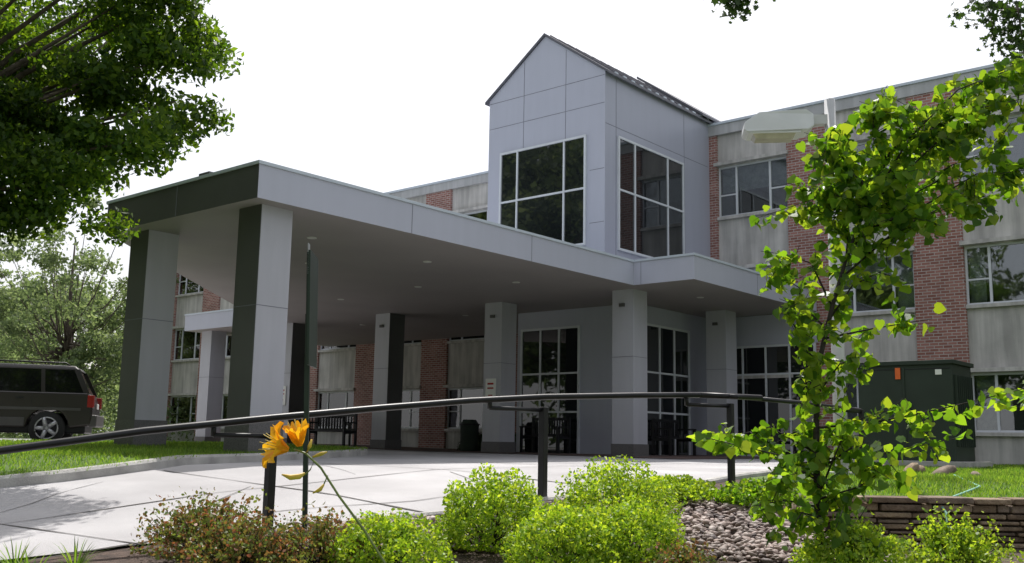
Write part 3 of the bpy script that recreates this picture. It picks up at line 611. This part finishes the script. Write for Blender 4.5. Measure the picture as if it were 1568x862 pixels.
# overhanging maple, trunk out of frame to the right
mp=empty('maple_tree',W(5.4,7.6,0),math.atan2(S,C))
limbs=[([(0,0,-1.2),(.05,0,1),(0,0,3.2),(-.2,.1,5.5),(0,0,7.5)],[.26,.2,.16,.1,.03]),([(0,0,3.2),(-1.2,0,4.1),(-2.6,-.1,4.3),(-3.65,-.1,3.95),(-3.68,-.1,3.5)],[.09,.06,.035,.02,.005]),([(0,0,2.7),(-.7,.2,3.5),(-1.5,.3,3.65),(-1.45,.2,3.2)],[.07,.04,.012,.004]),([(0,0,3.4),(1,1,5),(2,2,6)],[.1,.06,.02]),([(-1.3,.2,3.62),(-1.25,.2,3.0)],[.008,.003])]
cc=[]
def hang(p,k,s): 
    q=RNG.normal(size=(k,3))*s; cc.append(np.array(p)+q)
hang((-3.66,-.1,3.44),110,(.07,.08,.06)); hang((-3.7,-.1,3.58),110,(.09,.08,.06)); hang((-3.6,-.1,3.8),120,(.12,.12,.12)); hang((-3.5,-.1,4.0),100,(.16,.15,.08)); hang((-1.5,.25,3.6),200,(.13,.15,.09)); hang((-1.35,.25,3.35),170,(.09,.12,.10)); hang((-1.27,.2,3.08),110,(.07,.1,.09))
hang((-1.0,.2,3.5),200,(.15,.2,.12)); hang((-1.9,.0,4.2),260,(.5,.3,.1))
for k in range(60): hang((random.gauss(0,1.3),random.gauss(0,1.3),random.uniform(5.0,8.0)),90,(.4,.4,.25))
tubes('trunk_and_limbs',limbs,M['bark'],mp,9); cc=np.concatenate(cc); leaves('foliage',cc,.062,M['maple'],mp,LOBED)

# ---------------- stones
def ico():
    bm=bmesh.new(); bmesh.ops.create_icosphere(bm,subdivisions=2,radius=1); v=np.array([x.co[:] for x in bm.verts]); f=np.array([[q.index for q in fc.verts] for fc in bm.faces]); bm.free(); return v,f
iv,if_=ico()
def stones(name,regions,size,m,parent=None):
    Vs=[];Fs=[];n0=0
    for (r0,r1,d0,d1,k) in regions:
        r=RNG.uniform(r0,r1,k); d=RNG.uniform(d0,d1,k); xx=-S*d+C*r; yy=C*d+S*r; ok=~inpoly(xx,yy,drivepoly)
        for q,(x,y) in enumerate(zip(xx[ok],yy[ok])):
            g=zg(x,y)
            s=size*RNG.uniform(.5,1.5); sc=np.array([s,s*RNG.uniform(.55,1),s*RNG.uniform(.35,.6)]); an=RNG.uniform(0,6.3); c_,s_=math.cos(an),math.sin(an)
            v=iv*sc; v=v+.12*s*np.sin(iv[:,::-1]*3+q); tl_=RNG.normal(0,.35); v=v@np.array([[c_,s_,0],[-s_,c_,0],[0,0,1]])@np.array([[1,0,tl_],[0,1,0],[-tl_,0,1]])
            Vs.append(v+np.array([x,y,g+.01+RNG.uniform(0,.045)])); Fs.append(if_+n0); n0+=len(iv)
    return fastmesh(name,np.concatenate(Vs),np.concatenate(Fs),m,parent,True)
stones('river_stones',[(.9,2.7,8.0,11.4,3000),(-1.3,.9,8.2,10.3,1700),(-2.0,-.5,8.0,9.2,600),(2.2,3.4,8.4,10.3,700)],.034,M['stone'])
stones('edging_rocks',[(-2.2,-1.4,8.1,8.8,7),(2.5,3.2,9.5,10.6,6)],.12,M['wallstone'])

# ---------------- dry stone retaining wall
rw=empty('stone_retaining_wall',W(3.3,10.18,0),math.atan2(S,C)); b=Boxes(); rg=random.Random(2)
z=-1.02
while z<-.6:
    h=rg.uniform(.045,.085); x=-.1+rg.uniform(-.1,.1)
    while x<7:
        w=rg.uniform(.12,.42); j=rg.uniform(0,.07); dz=rg.uniform(-.012,.002)
        b.box('wallstone:stones',x,x+w-.014,-.02+j,.30,z+rg.uniform(0,.006),z+h-.008+dz); x+=w
    z+=h
b.box('soil:core',-.05,7,.08,.28,-1.1,z-.01)
x=-.2
while x<7:
    w=rg.uniform(.25,.6); b.box('wallstone:capstones',x,x+w-.02,-.06+rg.uniform(-.03,.04),.33,z,z+.045+rg.uniform(0,.025)); x+=w
b.build(rw,bevel=.012)
stones('flat_rocks',[(5.9,6.7,14.5,16.5,5)],.17,M['wallstone'])
hx=[W(6.3,14.5),W(5.6,12.2),W(4.7,11.0),W(4.35,10.6)]; hx=[(p[0],p[1],p[2]+.03) for p in hx]+[W(4.3,10.3,-.50),W(4.27,10.05,-.6),W(4.24,9.95,-.9),W(4.1,9.5,-.95)]
tubes('garden_hose',[(hx,.012)],M['hose'],None,6)

# ---------------- grass blades
def grass(name,poly,bbox,n,h,off):
    x=RNG.uniform(bbox[0],bbox[1],n); y=RNG.uniform(bbox[2],bbox[3],n); k=inpoly(x,y,poly)
    x,y=x[k],y[k]; d=-S*x+C*y; r=C*x+S*y; vis=(d>5)&(np.abs(r/np.maximum(d,.1))<.62)&(RNG.uniform(size=len(x))<np.clip(13/np.maximum(d,.1),0,1)); x,y,d=x[vis],y[vis],d[vis]
    n=len(x); z=zg(x,y)+off; an=RNG.uniform(0,6.28,n); w=.005*np.clip(d/9,1,3); hh=h*RNG.uniform(.5,1.3,n); lx=RNG.normal(0,.025,n); ly=RNG.normal(0,.025,n)
    p=np.stack([x,y,z],1); a=np.stack([np.cos(an)*w,np.sin(an)*w,0*an],1); t=p+np.stack([lx,ly,hh],1)
    V=np.stack([p-a,p+a,t],1).reshape(-1,3); fastmesh(name,V,np.arange(3*n).reshape(n,3),M['blade'])
grass('lawn_grass',lawnpoly,(-24,-10,-2,15.5),130000,.055,.12)
rp=[W(3.2,10.62)[:2],W(11,10.62)[:2],W(14,24)[:2],W(6.0,20)[:2],W(5.2,17)[:2],W(4.2,14)[:2],W(3.2,12.4)[:2]]
xs=[p[0] for p in rp]; ys=[p[1] for p in rp]
grass('lawn_grass',rp,(min(xs),max(xs),min(ys),max(ys)),150000,.06,0)

def blades(name,r,d,n,L,m,seed=1):
    rg=np.random.default_rng(seed); e=empty(name,W(r,d)); V=[];F=[]
    for k in range(n):
        an=rg.uniform(0,6.28); l=L*rg.uniform(.6,1.1); wv=np.array([-math.sin(an),math.cos(an),0])*.007; dr=np.array([math.cos(an),math.sin(an),0]); b0=len(V); out=rg.uniform(.2,.7)
        for i_,t in enumerate(np.linspace(0,1,6)):
            p=dr*l*out*t**1.5+np.array([0,0,l*(t-.45*out*t*t*t)])+rg.normal(0,.02,3)*(i_==0); w_=(1-t)**.5; V+=[p-wv*w_,p+wv*w_]
        F+=[(b0+2*i_,b0+2*i_+1,b0+2*i_+3,b0+2*i_+2) for i_ in range(5)]
    fastmesh('strap_leaves',np.array(V),np.array(F),m,e); return e
for r,d,s_ in [(-3.25,6.9,1),(-2.9,7.0,2),(-3.0,6.6,3)]: blades('daylily_leaves_plant',r,d,40,.36,M['blade'],s_)
li=empty('daylily_flower',W(0,2.9,0),math.atan2(S,C))
petal=islandmat('lily_petal',[(.86,.34,.014),(.9,.47,.025),(.86,.40,.018)],.5,.45,(1.1,1.15,.7))
stemm=mat('flower_stem',(.16,.20,.06),.5,.2,20); budm=mat('flower_bud',(.60,.42,.06),.5,.3,20)
def flower(c_,axis,R,name,seed,open_=1.0):
    rg=np.random.default_rng(seed); ax=Vector(axis).normalized(); u=ax.orthogonal().normalized(); v=ax.cross(u); V=[];F=[]
    for k in range(6):
        an=k*math.pi/3+rg.normal(0,.08); rd=u*math.cos(an)+v*math.sin(an); sd=ax.cross(rd); wd=.24 if k%2 else .33; b0=len(V); N=9
        for i_ in range(N):
            t=i_/(N-1); rr_=R*(.06+open_*1.0*t**1.4); hh=R*(1.15*t-.65*open_*t**3); w_=R*wd*math.sin(math.pi*min(t*.86+.07,1))**.8
            wav=.05*R*math.sin(t*14+k*2)*t
            for s_,q in ((-1,.10),(-.5,.0),(0,-.06),(.5,0),(1,.10)):
                V.append(tuple(Vector(c_)+rd*(rr_)+ax*(hh+q*R*t*1.2+(wav if abs(s_)==1 else 0))+sd*(w_*s_)))
        for i_ in range(N-1):
            for j_ in range(4): F.append((b0+i_*5+j_,b0+i_*5+j_+1,b0+(i_+1)*5+j_+1,b0+(i_+1)*5+j_))
    me=bpy.data.meshes.new(name); me.from_pydata(V,[],F); me.materials.append(petal); me.shade_smooth(); link(bpy.data.objects.new(name,me),li)
    tubes('stamens',[([Vector(c_),Vector(c_)+ax*R*.6+u*R*.2*math.cos(k)+v*R*.2*math.sin(k),Vector(c_)+ax*R*1.05+u*R*.35*math.cos(k)+v*R*.35*math.sin(k)],.0012) for k in range(6)],budm,li,4)
flower((-.625,.0,-.03),(-.8,-.45,.25),.075,'flower_upper',1,.85)
flower((-.60,.03,-.02),(-.15,-.3,.9),.07,'flower_rear',4,.5)
tubes('stem',[([(-.61,.01,-.03),(-.575,0,-.04),(-.53,0,-.08),(-.475,0,-.158),(-.40,0,-.25),(-.34,0,-.337),(-.22,0,-.7),(-.12,0,-1.36)],[.003,.0032,.0035,.0035,.004,.004,.005,.006]),
 ([(-.55,0,-.06),(-.56,0,-.085),(-.575,0,-.10)],.002),([(-.51,0,-.10),(-.52,0,-.125)],.002)],stemm,li,6)
tubes('buds',[([(-.575,0,-.095),(-.59,0,-.105),(-.615,0,-.108),(-.64,0,-.10)],[.003,.008,.008,.002]),([(-.52,0,-.125),(-.53,0,-.14),(-.55,0,-.15)],[.003,.006,.002]),([(-.575,0,-.04),(-.565,0,-.02),(-.56,0,-.0)],[.003,.006,.002]),([(-.555,0,-.05),(-.53,0,-.04),(-.515,0,-.035)],[.003,.006,.002])],budm,li,7)

# ---------------- camera, light, sky
cam=bpy.data.cameras.new('camera'); co=bpy.data.objects.new('camera',cam); link(co)
h=Vector((-S,C,0)); r=Vector((C,S,0)); th=math.radians(9.08); F_=h*math.cos(th)+Vector((0,0,math.sin(th))); U=-h*math.sin(th)+Vector((0,0,math.cos(th)))
Rr=(r+U*.018).normalized(); Uu=(U-r*.018).normalized()
co.matrix_world=Matrix(((Rr.x,Uu.x,-F_.x,0),(Rr.y,Uu.y,-F_.y,0),(Rr.z,Uu.z,-F_.z,0),(0,0,0,1)))
cam.sensor_width=36; cam.lens=36*1545/1568; cam.clip_end=3000; cam.clip_start=.05
bpy.context.scene.camera=co
az=(-.65,.76); el=math.radians(57)
sd=Vector((az[0]*math.cos(el),az[1]*math.cos(el),math.sin(el)))
sun=bpy.data.lights.new('sun','SUN'); sun.energy=5; sun.angle=math.radians(.5); sun.color=(1,.965,.92)
so=bpy.data.objects.new('sun',sun); so.rotation_euler=(-sd).to_track_quat('-Z','Y').to_euler(); link(so)
w=bpy.data.worlds.new('World'); bpy.context.scene.world=w; w.use_nodes=True; nt=w.node_tree; bg=nt.nodes['Background']
sk=nt.nodes.new('ShaderNodeTexSky'); sk.sky_type='NISHITA'; sk.sun_disc=False; sk.sun_elevation=el; sk.sun_rotation=math.atan2(az[0],az[1])%(2*math.pi)
sk.air_density=1.0; sk.dust_density=5; sk.ozone_density=1
mx=nt.nodes.new('ShaderNodeMix'); mx.data_type='RGBA'; mx.inputs[0].default_value=.5; mx.inputs[7].default_value=(8.6,8.65,8.9,1)
nt.links.new(sk.outputs[0],mx.inputs[6]); nt.links.new(mx.outputs[2],bg.inputs[0]); bg.inputs[1].default_value=.15
vs_=bpy.context.scene.view_settings; vs_.view_transform='Standard'; vs_.look='None'; vs_.exposure=0
